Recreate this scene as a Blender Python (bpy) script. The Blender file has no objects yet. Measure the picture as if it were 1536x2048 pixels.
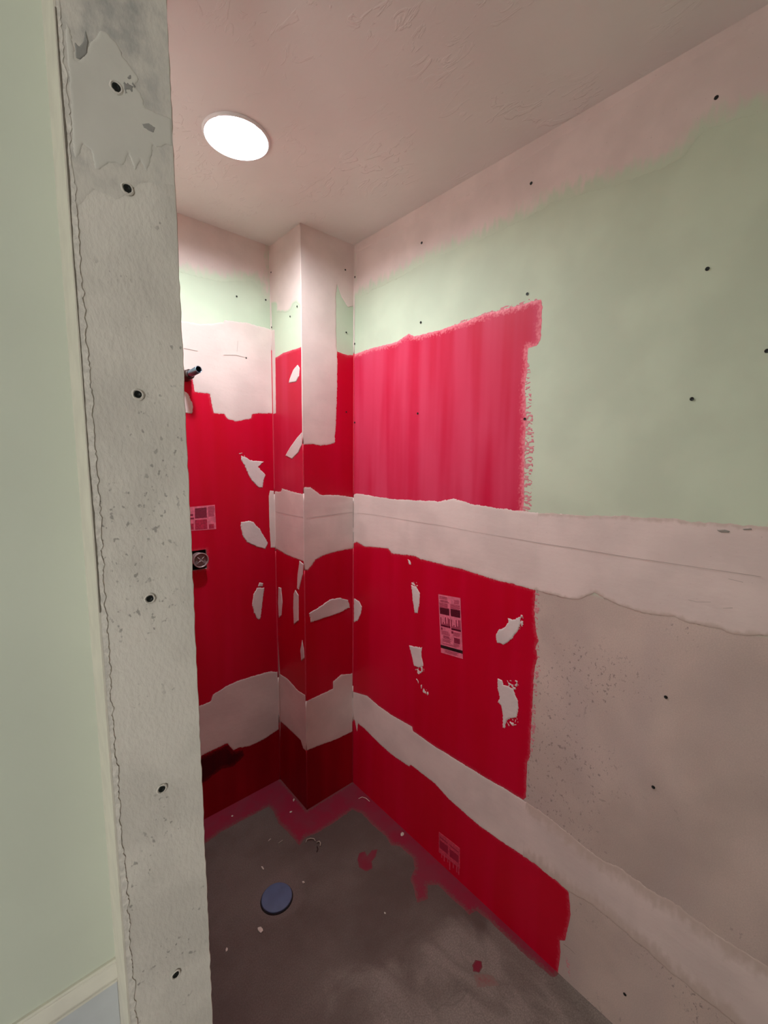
import bpy, bmesh, math, random
import numpy as np
from mathutils import Vector, Matrix

# ------------------------------------------------------------------ camera
FPX, YAW, PITCH, ROLL, CAMH = 860.583, 0.727681, -0.126562, 0.012296, 1.56985
XR = 1.170      # right wall plane
YC = 1.519      # front face of the boxed chase
XC = 0.914      # side face of the boxed chase
YB = 1.766      # back wall plane
YG = 0.600      # end face of the partition
XE = 0.1867     # right edge of the partition end
XS = 0.0767     # left edge of the partition end
YL = 0.6866     # painted wall at the left
H = 2.44
sc = bpy.context.scene
F = np.array([math.sin(YAW)*math.cos(PITCH), math.cos(YAW)*math.cos(PITCH), math.sin(PITCH)])
R0 = np.array([math.cos(YAW), -math.sin(YAW), 0.0]); U0 = np.cross(R0, F)
RR = math.cos(ROLL)*R0 + math.sin(ROLL)*U0
UU = -math.sin(ROLL)*R0 + math.cos(ROLL)*U0
cd = bpy.data.cameras.new('camera'); cam = bpy.data.objects.new('camera', cd)
sc.collection.objects.link(cam)
cam.matrix_world = Matrix(((RR[0], UU[0], -F[0], 0), (RR[1], UU[1], -F[1], 0), (RR[2], UU[2], -F[2], CAMH), (0, 0, 0, 1)))
cd.sensor_fit = 'HORIZONTAL'; cd.sensor_width = 36.0; cd.lens = 36.0*FPX/1536.0
cd.clip_start = 0.02; cd.clip_end = 30
sc.camera = cam

# ------------------------------------------------------------------ world, lamps, exposure
w = bpy.data.worlds.new('world'); sc.world = w; w.use_nodes = True
w.node_tree.nodes['Background'].inputs[0].default_value = (0.5, 0.55, 0.6, 1)
w.node_tree.nodes['Background'].inputs[1].default_value = 0.0
CAN_L = 500.0        # radiance of the shower can light
FILL_L = 18.0         # radiance of the added light pane behind the camera, out of view
sc.view_settings.view_transform = 'Standard'; sc.view_settings.look = 'None'
sc.view_settings.gamma = 1.0; sc.view_settings.exposure = 0.0
sc.view_settings.use_curve_mapping = False
sc.cycles.max_bounces = 10; sc.cycles.diffuse_bounces = 7

# ------------------------------------------------------------------ helpers
def link(o):
    sc.collection.objects.link(o); return o
def tag(o, label=None, cat=None, group=None, kind=None):
    for k, v in (('label', label), ('category', cat), ('group', group), ('kind', kind)):
        if v: o[k] = v
    return o
def meshobj(name, verts, faces, mat=None, parent=None, smooth=False):
    me = bpy.data.meshes.new(name); me.from_pydata([tuple(map(float, v)) for v in verts], [], faces); me.update()
    if mat: me.materials.append(mat)
    if smooth: me.polygons.foreach_set('use_smooth', [True]*len(me.polygons))
    o = link(bpy.data.objects.new(name, me))
    if parent: o.parent = parent
    return o
def bmobj(name, bm, mat=None, parent=None, smooth=False, loc=None):
    me = bpy.data.meshes.new(name); bmesh.ops.recalc_face_normals(bm, faces=bm.faces[:]); bm.to_mesh(me); bm.free()
    if mat: me.materials.append(mat)
    if smooth: me.polygons.foreach_set('use_smooth', [True]*len(me.polygons))
    o = link(bpy.data.objects.new(name, me))
    if parent: o.parent = parent
    if loc is not None: o.location = loc
    return o
def empty(name, loc):
    o = link(bpy.data.objects.new(name, None)); o.location = loc; o.empty_display_size = .05; return o
def addbox(bm, x0, x1, y0, y1, z0, z1):
    v = [bm.verts.new((x, y, z)) for x in (x0, x1) for y in (y0, y1) for z in (z0, z1)]
    for f in ((0,1,3,2),(4,6,7,5),(0,4,5,1),(2,3,7,6),(0,2,6,4),(1,5,7,3)): bm.faces.new([v[i] for i in f])
def boxes(name, bs, mat, parent=None):
    bm = bmesh.new()
    for b in bs: addbox(bm, *b)
    return bmobj(name, bm, mat, parent)
def tube(bm, path, rad, seg=16, cap=True):
    """round tube along a list of points; rad a number or a list"""
    pts = [Vector(p) for p in path]; rings = []
    up = Vector((0.13, 0.21, 1)).normalized()
    for i, p in enumerate(pts):
        d = (pts[min(i+1, len(pts)-1)] - pts[max(i-1, 0)]).normalized()
        a = d.cross(up)
        if a.length < 1e-3: a = d.cross(Vector((1, 0, 0)))
        a.normalize(); b = d.cross(a); r = rad[i] if hasattr(rad, '__len__') else rad
        rings.append([bm.verts.new(p + a*r*math.cos(2*math.pi*k/seg) + b*r*math.sin(2*math.pi*k/seg)) for k in range(seg)])
    for A, B in zip(rings, rings[1:]):
        for k in range(seg): bm.faces.new((A[k], A[(k+1) % seg], B[(k+1) % seg], B[k]))
    if cap: bm.faces.new(rings[0]); bm.faces.new(rings[-1][::-1])
    return rings
def lathe(bm, prof, c, axis='z', seg=32, close=False):
    """revolve (r, h) profile about axis through c"""
    rings = []
    for r, h in prof:
        ring = []
        for k in range(seg):
            t = 2*math.pi*k/seg; a, b = r*math.cos(t), r*math.sin(t)
            v = {'z': (a, b, h), 'y': (a, h, b), 'x': (h, a, b)}[axis]
            ring.append(bm.verts.new((c[0]+v[0], c[1]+v[1], c[2]+v[2])))
        rings.append(ring)
    n = len(rings)
    for i in range(n if close else n-1):
        A, B = rings[i], rings[(i+1) % n]
        for k in range(seg): bm.faces.new((A[k], A[(k+1) % seg], B[(k+1) % seg], B[k]))
    return rings

# pixel of the photograph -> point of a real plane (used only to read off where marks sit on the walls)
def hit(px, py, ax, val):
    d = (px-768)/FPX*RR - (py-1024)/FPX*UU + F
    C = np.array([0, 0, CAMH]); t = (val-C[ax])/d[ax]
    return C + t*d

# ------------------------------------------------------------------ materials
def newmat(name):
    m = bpy.data.materials.new(name); m.use_nodes = True; nt = m.node_tree
    for n in list(nt.nodes): nt.nodes.remove(n)
    out = nt.nodes.new('ShaderNodeOutputMaterial'); b = nt.nodes.new('ShaderNodeBsdfPrincipled')
    nt.links.new(b.outputs[0], out.inputs[0]); return m, nt, b
def N(nt, t, **kw):
    n = nt.nodes.new(t)
    for k, v in kw.items():
        if k in n.inputs: n.inputs[k].default_value = v
        else: setattr(n, k, v)
    return n
def L(nt, a, b): nt.links.new(a, b)
def coords(nt, scale=(1, 1, 1), rot=(0, 0, 0)):
    tc = N(nt, 'ShaderNodeTexCoord'); mp = N(nt, 'ShaderNodeMapping')
    mp.inputs['Scale'].default_value = scale; mp.inputs['Rotation'].default_value = rot
    L(nt, tc.outputs['Object'], mp.inputs['Vector']); return mp.outputs[0]
def noise(nt, scale, detail=3, vs=(1, 1, 1), rough=.5, rot=(0, 0, 0), dist=0):
    n = N(nt, 'ShaderNodeTexNoise'); n.inputs['Scale'].default_value = scale; n.inputs['Detail'].default_value = detail
    n.inputs['Roughness'].default_value = rough; n.inputs['Distortion'].default_value = dist
    L(nt, coords(nt, vs, rot), n.inputs['Vector']); return n.outputs['Fac']
def ramp(nt, fac, lo, hi, a=0.0, b=1.0, smooth=True):
    r = N(nt, 'ShaderNodeMapRange'); r.interpolation_type = 'SMOOTHSTEP' if smooth else 'LINEAR'
    r.inputs['From Min'].default_value = lo; r.inputs['From Max'].default_value = hi
    r.inputs['To Min'].default_value = a; r.inputs['To Max'].default_value = b
    L(nt, fac, r.inputs['Value']); return r.outputs[0]
def mix(nt, fac, a, b, mode='MIX'):
    m = N(nt, 'ShaderNodeMix', data_type='RGBA', blend_type=mode)
    if hasattr(fac, 'links'): L(nt, fac, m.inputs[0])
    else: m.inputs[0].default_value = fac
    for s, v in ((m.inputs[6], a), (m.inputs[7], b)):
        if hasattr(v, 'links'): L(nt, v, s)
        else: s.default_value = (*v, 1)
    return m.outputs[2]
def math_(nt, op, a, b):
    m = N(nt, 'ShaderNodeMath', operation=op)
    for s, v in ((m.inputs[0], a), (m.inputs[1], b)):
        if hasattr(v, 'links'): L(nt, v, s)
        else: s.default_value = v
    return m.outputs[0]
def bump(nt, bsdf, h, strength, dist=.002, prev=None):
    b = N(nt, 'ShaderNodeBump'); b.inputs['Strength'].default_value = strength; b.inputs['Distance'].default_value = dist
    L(nt, h, b.inputs['Height'])
    if prev: L(nt, prev, b.inputs['Normal'])
    L(nt, b.outputs[0], bsdf.inputs['Normal']); return b.outputs[0]
def edge_attr(nt):
    a = N(nt, 'ShaderNodeAttribute'); a.attribute_name = 'edge'; return a.outputs['Fac']
def srgb(r, g, b):
    f = lambda c: (c/255/12.92) if c/255 <= .04045 else ((c/255+.055)/1.055)**2.4
    return (f(r), f(g), f(b))

GREEN = (.55, .625, .48)
MUD = (.70, .575, .535)
SKIM = (.58, .46, .405)
PAPER = (.36, .33, .30)

def m_plain(name, col, rough=.6, metal=0, var=.06, scale=25, bstr=.15, bscale=120, bdist=.001):
    m, nt, b = newmat(name)
    n = ramp(nt, noise(nt, scale, 4), .3, .7)
    L(nt, mix(nt, n, tuple(c*(1-var) for c in col), tuple(min(1, c*(1+var)) for c in col)), b.inputs['Base Color'])
    b.inputs['Roughness'].default_value = rough; b.inputs['Metallic'].default_value = metal
    if bstr: bump(nt, b, noise(nt, bscale, 3), bstr, bdist)
    return m

def m_board():
    """green board above the seam, skim-coated board below it"""
    m, nt, b = newmat('drywall board')
    tc = N(nt, 'ShaderNodeTexCoord'); sp = N(nt, 'ShaderNodeSeparateXYZ'); L(nt, tc.outputs['Object'], sp.inputs[0])
    up = ramp(nt, sp.outputs['Z'], 1.2, 1.22)
    g = mix(nt, ramp(nt, noise(nt, 5, 3), .35, .65), tuple(c*.95 for c in GREEN), tuple(c*1.05 for c in GREEN))
    cl = ramp(nt, noise(nt, 2.6, 5, rough=.5, dist=.3), .36, .64)
    s = mix(nt, cl, tuple(c*.84 for c in SKIM), tuple(c*1.12 for c in SKIM))
    st = ramp(nt, noise(nt, 7, 3, vs=(1, 1, .3)), .4, .7)
    s = mix(nt, math_(nt, 'MULTIPLY', st, .35), s, (.46, .37, .36))
    gr = ramp(nt, noise(nt, 300, 3, rough=.7), .3, .7)
    s = mix(nt, math_(nt, 'MULTIPLY', gr, .22), s, (.30, .24, .22))
    pm = ramp(nt, noise(nt, 4.5, 3), .47, .62)
    pit = math_(nt, 'MULTIPLY', ramp(nt, noise(nt, 110, 3, vs=(1, 1, .8), rough=.65), .595, .66), pm)
    s = mix(nt, math_(nt, 'MULTIPLY', pit, .6), s, (.17, .13, .12))
    L(nt, mix(nt, up, s, g), b.inputs['Base Color'])
    b.inputs['Roughness'].default_value = .75; b.inputs['Specular IOR Level'].default_value = .25
    p = bump(nt, b, noise(nt, 45, 5), .18, .002)
    bump(nt, b, pit, -.4, .001, p)
    return m

def m_mud(name, under=None, fade=.03, col=MUD, smooth=False):
    m, nt, b = newmat(name)
    c = mix(nt, ramp(nt, noise(nt, 6, 4), .35, .65), tuple(x*.93 for x in col), tuple(min(1, x*1.05) for x in col))
    if under:
        e = math_(nt, 'ADD', edge_attr(nt), ramp(nt, noise(nt, 60, 4, vs=(1, 1, .35)), .2, .8, -fade*.45, fade*.45, False))
        f = ramp(nt, e, fade*.1, fade)
        c = mix(nt, f, under, c)
    pit = ramp(nt, noise(nt, 160, 2, rough=.6), .70, .74)
    c = mix(nt, math_(nt, 'MULTIPLY', pit, .35), c, tuple(x*.55 for x in col))
    L(nt, c, b.inputs['Base Color'])
    b.inputs['Roughness'].default_value = .7; b.inputs['Specular IOR Level'].default_value = .3
    p = bump(nt, b, noise(nt, 14, 5, vs=(1, 1, 3)), .2, .004)
    bump(nt, b, noise(nt, 130, 3), .18, .001, p)
    return m

def m_red(name, deep, thin, mid=.5, streak=1.0, fade=.012, rough=.42, fadecol=(.62, .20, .24), floor=False):
    m, nt, b = newmat(name)
    vs = (1, 1, .07) if not floor else (1, 1, 1)
    s = ramp(nt, noise(nt, 13, 2, vs=vs), mid-.15, mid+.15)
    s2 = ramp(nt, noise(nt, 3.5, 4, vs=(1, 1, .5)), .35, .65)
    f = math_(nt, 'MULTIPLY', math_(nt, 'ADD', math_(nt, 'MULTIPLY', s, .65), math_(nt, 'MULTIPLY', s2, .35)), streak)
    c = mix(nt, f, deep, thin)
    e = math_(nt, 'ADD', edge_attr(nt), ramp(nt, noise(nt, 140, 3), .2, .8, -fade*.6, fade*.6, False))
    c = mix(nt, ramp(nt, e, -fade*.1, fade), fadecol, c)
    L(nt, c, b.inputs['Base Color'])
    b.inputs['Roughness'].default_value = rough; b.inputs['Specular IOR Level'].default_value = .18
    p = bump(nt, b, noise(nt, 12, 3, vs=(1, 1, .3)), .10, .003)
    bump(nt, b, noise(nt, 220, 2), .12, .0006, p)
    return m

def m_ceiling():
    m, nt, b = newmat('troweled ceiling')
    c = mix(nt, ramp(nt, noise(nt, 2.2, 4), .35, .65), (.73, .715, .685), (.80, .785, .755))
    L(nt, c, b.inputs['Base Color']); b.inputs['Roughness'].default_value = .6
    zone = ramp(nt, noise(nt, 5, 3), .42, .6)
    ridges = N(nt, 'ShaderNodeTexNoise'); ridges.inputs['Scale'].default_value = 26; ridges.inputs['Detail'].default_value = 4
    ridges.inputs['Distortion'].default_value = 1.6; L(nt, coords(nt, (1, .45, 1), (0, 0, .6)), ridges.inputs['Vector'])
    r = ramp(nt, ridges.outputs['Fac'], .55, .62)
    p = bump(nt, b, math_(nt, 'MULTIPLY', r, zone), .35, .004)
    bump(nt, b, noise(nt, 12, 4), .25, .006, p)
    return m

def m_floor():
    m, nt, b = newmat('concrete slab')
    base = mix(nt, ramp(nt, noise(nt, 2.4, 5, rough=.6), .35, .65), (.105, .074, .063), (.165, .130, .112))
    tc = N(nt, 'ShaderNodeTexCoord')
    # compound dust trodden over the slab outside the shower
    a, c_ = hit(640, 2048, 2, 0), hit(900, 1830, 2, 0); q = hit(1000, 2048, 2, 0)
    t = np.array([c_[0]-a[0], c_[1]-a[1]]); n = np.array([t[1], -t[0]])/np.hypot(*t)
    if (q[0]-a[0])*n[0]+(q[1]-a[1])*n[1] < 0: n = -n
    dp = N(nt, 'ShaderNodeVectorMath', operation='DOT_PRODUCT'); L(nt, tc.outputs['Object'], dp.inputs[0]); dp.inputs[1].default_value = (n[0], n[1], 0)
    dd = math_(nt, 'ADD', math_(nt, 'SUBTRACT', dp.outputs['Value'], float(a[0]*n[0]+a[1]*n[1])), ramp(nt, noise(nt, 5, 5, dist=.8), .25, .75, -.14, .14, False))
    dm = ramp(nt, dd, -.05, .12)
    sw = ramp(nt, noise(nt, 7, 3, vs=(1, .45, 1), rot=(0, 0, .7), dist=1.6), .35, .6)
    dust = mix(nt, sw, (.20, .165, .142), (.285, .240, .208))
    ln = ramp(nt, math_(nt, 'ABSOLUTE', math_(nt, 'SUBTRACT', noise(nt, 3.2, 2, vs=(1, .5, 1), rot=(0, 0, .5), dist=2.0), .5), 0), .0, .007, 1, 0)
    dust = mix(nt, math_(nt, 'MULTIPLY', ln, .22), dust, (.10, .078, .066))
    base = mix(nt, dm, base, dust)
    # pale ring of dried compound round the drain
    ds = N(nt, 'ShaderNodeVectorMath', operation='DISTANCE'); L(nt, tc.outputs['Object'], ds.inputs[0]); ds.inputs[1].default_value = (.635, 1.255, 0)
    rr = math_(nt, 'ADD', ds.outputs['Value'], ramp(nt, noise(nt, 11, 3), .25, .75, -.03, .03, False))
    base = mix(nt, math_(nt, 'MULTIPLY', ramp(nt, rr, .07, .10, 1, 0), .7), base, (.19, .145, .128))
    sp = ramp(nt, noise(nt, 240, 3, rough=.7), .35, .7)
    base = mix(nt, math_(nt, 'MULTIPLY', math_(nt, 'SUBTRACT', 1.0, sp), .45), base, (.07, .052, .045))
    L(nt, base, b.inputs['Base Color']); b.inputs['Roughness'].default_value = .7; b.inputs['Specular IOR Level'].default_value = .25
    p = bump(nt, b, noise(nt, 18, 5), .25, .003)
    bump(nt, b, noise(nt, 200, 2), .25, .0008, p)
    return m

def m_strip():
    m, nt, b = newmat('rough raw drywall face')
    c = mix(nt, ramp(nt, noise(nt, 9, 5), .35, .65), (.60, .57, .515), (.71, .675, .61))
    pm = ramp(nt, noise(nt, 14, 2), .5, .64)
    pit = math_(nt, 'MULTIPLY', ramp(nt, noise(nt, 130, 3, vs=(1, 1, .8)), .60, .68), pm)
    c = mix(nt, math_(nt, 'MULTIPLY', pit, .6), c, (.17, .155, .14))
    L(nt, c, b.inputs['Base Color']); b.inputs['Roughness'].default_value = .8; b.inputs['Specular IOR Level'].default_value = .2
    p = bump(nt, b, noise(nt, 170, 4, vs=(1, 1, .55), rot=(0, .5, 0)), .5, .0022)
    bump(nt, b, noise(nt, 30, 4, vs=(1, 1, .6), rot=(0, .5, 0)), .3, .004, p)
    return m

def m_emit(name, col, strength):
    m = bpy.data.materials.new(name); m.use_nodes = True; nt = m.node_tree
    for n in list(nt.nodes): nt.nodes.remove(n)
    out = nt.nodes.new('ShaderNodeOutputMaterial'); e = nt.nodes.new('ShaderNodeEmission')
    e.inputs[0].default_value = (*col, 1); e.inputs[1].default_value = strength
    nt.links.new(e.outputs[0], out.inputs[0]); return m

BOARD = m_board()
MUD_SHARP = m_mud('joint compound', fade=.01)
MUD_ON_GREEN = m_mud('compound feathered over green board', under=GREEN, fade=.05)
MUD_ON_SKIM = m_mud('compound feathered over skim', under=SKIM, fade=.05)
DAB = m_mud('compound dab', col=(.68, .59, .57))
RED_THIN = m_red('red membrane thin coat', (.54, .008, .045), (.62, .055, .12), mid=.50, fade=.02, fadecol=(.80, .22, .27))
RED = m_red('red membrane full coat', (.50, .0008, .016), (.56, .002, .030), mid=.55, fade=.012, fadecol=(.55, .04, .07))
RED_MID = m_red('red membrane second coat', (.52, .003, .028), (.58, .025, .07), mid=.55, fade=.012, fadecol=(.6, .08, .12))
RED_DEEP = m_red('red membrane darker coat', (.24, .0012, .006), (.36, .003, .012), mid=.55, fade=.012, fadecol=(.30, .01, .02))  # darker red for the lowest membrane on back wall and chase
RED_FLOOR = m_red('red membrane on concrete', (.25, .010, .034), (.21, .026, .046), fade=.020, fadecol=(.17, .06, .06), rough=.7, floor=True)
RED_DRY = m_red('dry brushed red membrane', (.70, .22, .25), (.62, .30, .30), fade=.004, rough=.6)
STRIP = m_strip()
SEAM = m_plain('seam line', (.40, .33, .29), .7, bstr=0)
DARK_SMEAR = m_plain('scraped paper', (.27, .25, .22), .8)
WHITE_PAINT = m_plain('cream trim paint', (.66, .64, .56), .45, var=.03, bstr=.1)
WALL_PAINT = m_plain('pale green wall paint', (.56, .60, .505), .55, var=.04, scale=3, bstr=.12, bscale=200)
PANEL_PAINT = m_plain('cool white panel paint', (.52, .55, .57), .45, var=.03, bstr=.08, bscale=200)
CREAM_SIDE = m_plain('cream corner coat', (.66, .63, .54), .6, var=.05, bstr=.3, bscale=140)
TORN = m_plain('torn paper tape', (.66, .63, .57), .85, var=.12, scale=120, bstr=.6, bscale=260, bdist=.002)
CRACK = m_plain('crack shadow line', (.16, .14, .11), .9, bstr=0)
SCREW_M = m_plain('black phosphate screw', (.015, .018, .017), .45, .5, bstr=0)
CHIP = m_plain('chipped compound', (.62, .58, .52), .8, bscale=400, bstr=.5)
BLUE = m_plain('blue plastic cap', (.085, .12, .215), .55, var=.08, bstr=.2, bscale=300)
PIPE = m_plain('blue grey plated pipe', (.20, .27, .34), .28, .75, var=.15, bstr=.05)
BORE = m_plain('dark blue pipe bore', (.006, .009, .022), .6, bstr=0)
BRONZE = m_plain('dark elbow fitting', (.045, .022, .018), .45, .4)
BLACK_IN = m_plain('dark void', (.012, .008, .008), .9, bstr=0)
GUARD = m_plain('grey plastic guard', (.34, .26, .26), .4, .2, var=.08, bstr=.1)
GUARD_DARK = m_plain('recessed guard face', (.25, .18, .18), .5, .1, bstr=.1)
CRUMB = m_plain('compound crumb', (.66, .58, .50), .85, bstr=.5, bscale=500)
CURL = m_plain('curled shaving', (.40, .34, .27), .8)
LABEL_P = m_plain('faded print ground', (.70, .15, .23), .6, var=.15, scale=80, bstr=0)
LABEL_D = m_plain('faded print ink', (.24, .012, .045), .6, var=.2, scale=200, bstr=0)
LABEL_K = m_plain('black print bar', (.02, .004, .005), .6, bstr=0)
LABEL_M = m_plain('mid print ink', (.36, .035, .08), .6, var=.2, scale=220, bstr=0)
LABEL_S = m_plain('soft print ink', (.42, .015, .055), .6, var=.3, scale=160, bstr=0)
GHOST = m_plain('ghost print under coat', (.55, .045, .085), .55, var=.2, scale=150, bstr=0)
GHOST_D = m_plain('ghost ink under coat', (.32, .008, .035), .55, bstr=0)
LAMP_WHITE = m_plain('white lamp enamel', (.86, .86, .86), .35, var=.01, bstr=0)
LENS = m_emit('lit lamp lens', (.92, .985, 1.03), CAN_L)
FILL_PANE = m_emit('added fill pane', (1.0, .985, .945), FILL_L)
RED_SPLASH = m_red('red splash on concrete', (.20, .010, .028), (.18, .03, .045), fade=.006, fadecol=(.15, .05, .05), rough=.7, floor=True)
DUST = m_plain('compound dust on concrete', (.33, .285, .25), .85, var=.2, scale=30, bstr=.3)

# ------------------------------------------------------------------ patch builder
def vnoise(u, v, scale, seed):
    rs = np.random.RandomState(seed); T = rs.rand(256, 256)
    x = u*scale; y = v*scale; xi = np.floor(x).astype(int); yi = np.floor(y).astype(int)
    fx = x-xi; fy = y-yi; fx = fx*fx*(3-2*fx); fy = fy*fy*(3-2*fy)
    g = lambda a, b: T[a % 256, b % 256]
    return (g(xi, yi)*(1-fx)+g(xi+1, yi)*fx)*(1-fy)+(g(xi, yi+1)*(1-fx)+g(xi+1, yi+1)*fx)*fy
def fbm(u, v, scale, seed, octs=4):
    s = 0; a = .5; t = 0
    for i in range(octs): s = s+a*vnoise(u, v, scale*2**i, seed+i); t += a; a *= .6
    return s/t-.5
def sdf(poly, U, V):
    P = np.array(poly); Q = np.roll(P, -1, 0)
    d = np.full(U.shape, 1e9); ins = np.zeros(U.shape, bool)
    for (ax, ay), (bx, by) in zip(P, Q):
        ex, ey = bx-ax, by-ay; l = ex*ex+ey*ey+1e-12
        t = np.clip(((U-ax)*ex+(V-ay)*ey)/l, 0, 1)
        d = np.minimum(d, np.hypot(U-ax-t*ex, V-ay-t*ey))
        c = (ay > V) != (by > V)
        if abs(ey) > 1e-12: ins ^= c & (U < ex*(V-ay)/ey+ax)
    return np.where(ins, d, -d)

# plane kinds: (axis, value, u-axis, sign of outward normal, u range, v range)
PL = {
 'right': (0, XR, 1, -1, (-0.4, YC), (0, H)),
 'back': (1, YB, 0, -1, (XE, XC), (0, H)),
 'side': (0, XC, 1, -1, (YC, YB), (0, H)),
 'chase': (1, YC, 0, -1, (XC, XR), (0, H)),
 'strip': (1, YG, 0, -1, (XS, XE), (0, H)),
 'floor': (2, 0.0, 0, 1, (XE, XR), (0.3, YB)),
}
HOLES = {'back': []}
SEED = [10]
def to_uv(pl, pts):
    ax, val, ua, sg, ur, vr = PL[pl]; va = 1 if ax == 2 else 2
    res = []
    for p in pts:
        X = hit(p[0], p[1], ax, val); res.append((X[ua], X[va]))
    return res
def snap(pl, uv, tol=.012):
    ax, val, ua, sg, ur, vr = PL[pl]; out = []
    for u, v in uv:
        if ax != 2:
            if u > ur[1]-tol: u = ur[1]+.03
            if u < ur[0]+tol and pl != 'right': u = ur[0]-.03
        if v < vr[0]+tol and ax != 2: v = vr[0]-.03
        if v > vr[1]-tol and ax != 2: v = vr[1]+.03
        out.append((u, v))
    return out
def patch(name, pl, uv, mat, parent, cell=.004, thick=.0008, rag=.003, ragscale=90, off=.0004, taper=.006, dry=None, clip=None, lump=0.0, mask=None):
    ax, val, ua, sg, ur, vr = PL[pl]; va = 1 if ax == 2 else 2
    SEED[0] += 7; sd = SEED[0]
    P = np.array(uv); pad = .015
    u0, v0 = np.maximum(P.min(0)-pad, (ur[0], vr[0])); u1, v1 = np.minimum(P.max(0)+pad, (ur[1], vr[1]))
    if clip: u0, u1, v0, v1 = max(u0, clip[0]), min(u1, clip[1]), max(v0, clip[2]), min(v1, clip[3])
    nu = max(2, int((u1-u0)/cell)+1); nv = max(2, int((v1-v0)/cell)+1)
    us = np.linspace(u0, u1, nu); vs = np.linspace(v0, v1, nv)
    Ug, Vg = np.meshgrid(us, vs, indexing='ij')
    S = sdf(uv, Ug, Vg)+fbm(Ug, Vg, ragscale, sd)*rag*2+fbm(Ug, Vg, ragscale*.2, sd+50)*rag*1.5
    if dry:   # (coverage, u scale, v scale): brush marks that leave gaps
        n = fbm(Ug*dry[1], Vg*dry[2], 1.0, sd+99, 3)
        S = np.minimum(S, (n-.5+dry[0])*.02)
    if mask is not None: S = np.minimum(S, mask(Ug, Vg))
    for (a, b, c, d) in HOLES.get(pl, []):
        S = np.minimum(S, np.maximum(np.maximum(a-Ug, Ug-b), np.maximum(c-Vg, Vg-d)))
    S = np.where(np.abs(S) < 1e-6, 1e-6, S)
    Hh = off+thick*np.clip(S/taper, 0, 1)
    if lump: Hh = Hh+lump*np.clip(S/taper, 0, 1)*(fbm(Ug, Vg, 60, sd+33)+.3)
    verts = []; ed = []; idx = -np.ones((nu, nv), int); faces = []
    ins = S > 0; ii = np.argwhere(ins)
    idx[ins] = np.arange(len(ii))
    co = np.zeros((len(ii), 3)); co[:, ua] = Ug[ins]; co[:, va] = Vg[ins]; co[:, ax] = val+sg*Hh[ins]
    verts = co.tolist(); ed = S[ins].tolist()
    full = ins[:-1, :-1] & ins[1:, :-1] & ins[1:, 1:] & ins[:-1, 1:]
    anyc = ins[:-1, :-1] | ins[1:, :-1] | ins[1:, 1:] | ins[:-1, 1:]
    fi = np.argwhere(full)
    if len(fi):
        A = idx[fi[:, 0], fi[:, 1]]; B = idx[fi[:, 0]+1, fi[:, 1]]; C = idx[fi[:, 0]+1, fi[:, 1]+1]; D = idx[fi[:, 0], fi[:, 1]+1]
        faces = np.stack([A, B, C, D], 1).tolist()
    cut = {}
    def cutv(p, q):
        k = (p, q) if p < q else (q, p)
        if k not in cut:
            s0, s1 = S[p], S[q]; t = s0/(s0-s1)
            X = [0, 0, 0]; X[ua] = Ug[p]+t*(Ug[q]-Ug[p]); X[va] = Vg[p]+t*(Vg[q]-Vg[p]); X[ax] = val+sg*off*.5
            cut[k] = len(verts); verts.append(X); ed.append(0.0)
        return cut[k]
    for i, j in np.argwhere(anyc & ~full):
        q = [(i, j), (i+1, j), (i+1, j+1), (i, j+1)]; f = []
        for a in range(4):
            p, n = q[a], q[(a+1) % 4]
            if ins[p]: f.append(int(idx[p]))
            if ins[p] != ins[n]: f.append(cutv(p, n))
        if len(f) >= 3: faces.append(f)
    if not faces: print('EMPTY PATCH', name, pl); return None
    # orient to the outward normal
    e = [0, 0, 0]; e[ua] = 1; g = [0, 0, 0]; g[va] = 1
    nrm = np.cross(e, g)[ax]
    if nrm*sg < 0: faces = [f[::-1] for f in faces]
    me = bpy.data.meshes.new(name); me.from_pydata(verts, [], faces); me.update(); me.materials.append(mat)
    me.attributes.new('edge', 'FLOAT', 'POINT').data.foreach_set('value', np.array(ed, dtype=np.float32))
    me.polygons.foreach_set('use_smooth', [True]*len(me.polygons))
    o = link(bpy.data.objects.new(name, me)); o.parent = parent
    return o
def cr(s, ox, oy, pts): return [(ox+s*x, oy+s*y) for x, y in pts]
C2 = lambda p: cr(.27344, 340, 400, p)
C3 = lambda p: cr(.26042, 360, 680, p)
C4 = lambda p: cr(.26855, 360, 1150, p)
C5 = lambda p: cr(.27344, 700, 560, p)
C6 = lambda p: cr(.28320, 700, 1060, p)
C7 = lambda p: cr(.39062, 400, 1540, p)
C8 = lambda p: cr(.34896, 1000, 1000, p)
C9 = lambda p: cr(.41406, 900, 1540, p)
C1 = lambda p: cr(.33333, 0, 0, p)

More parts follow.
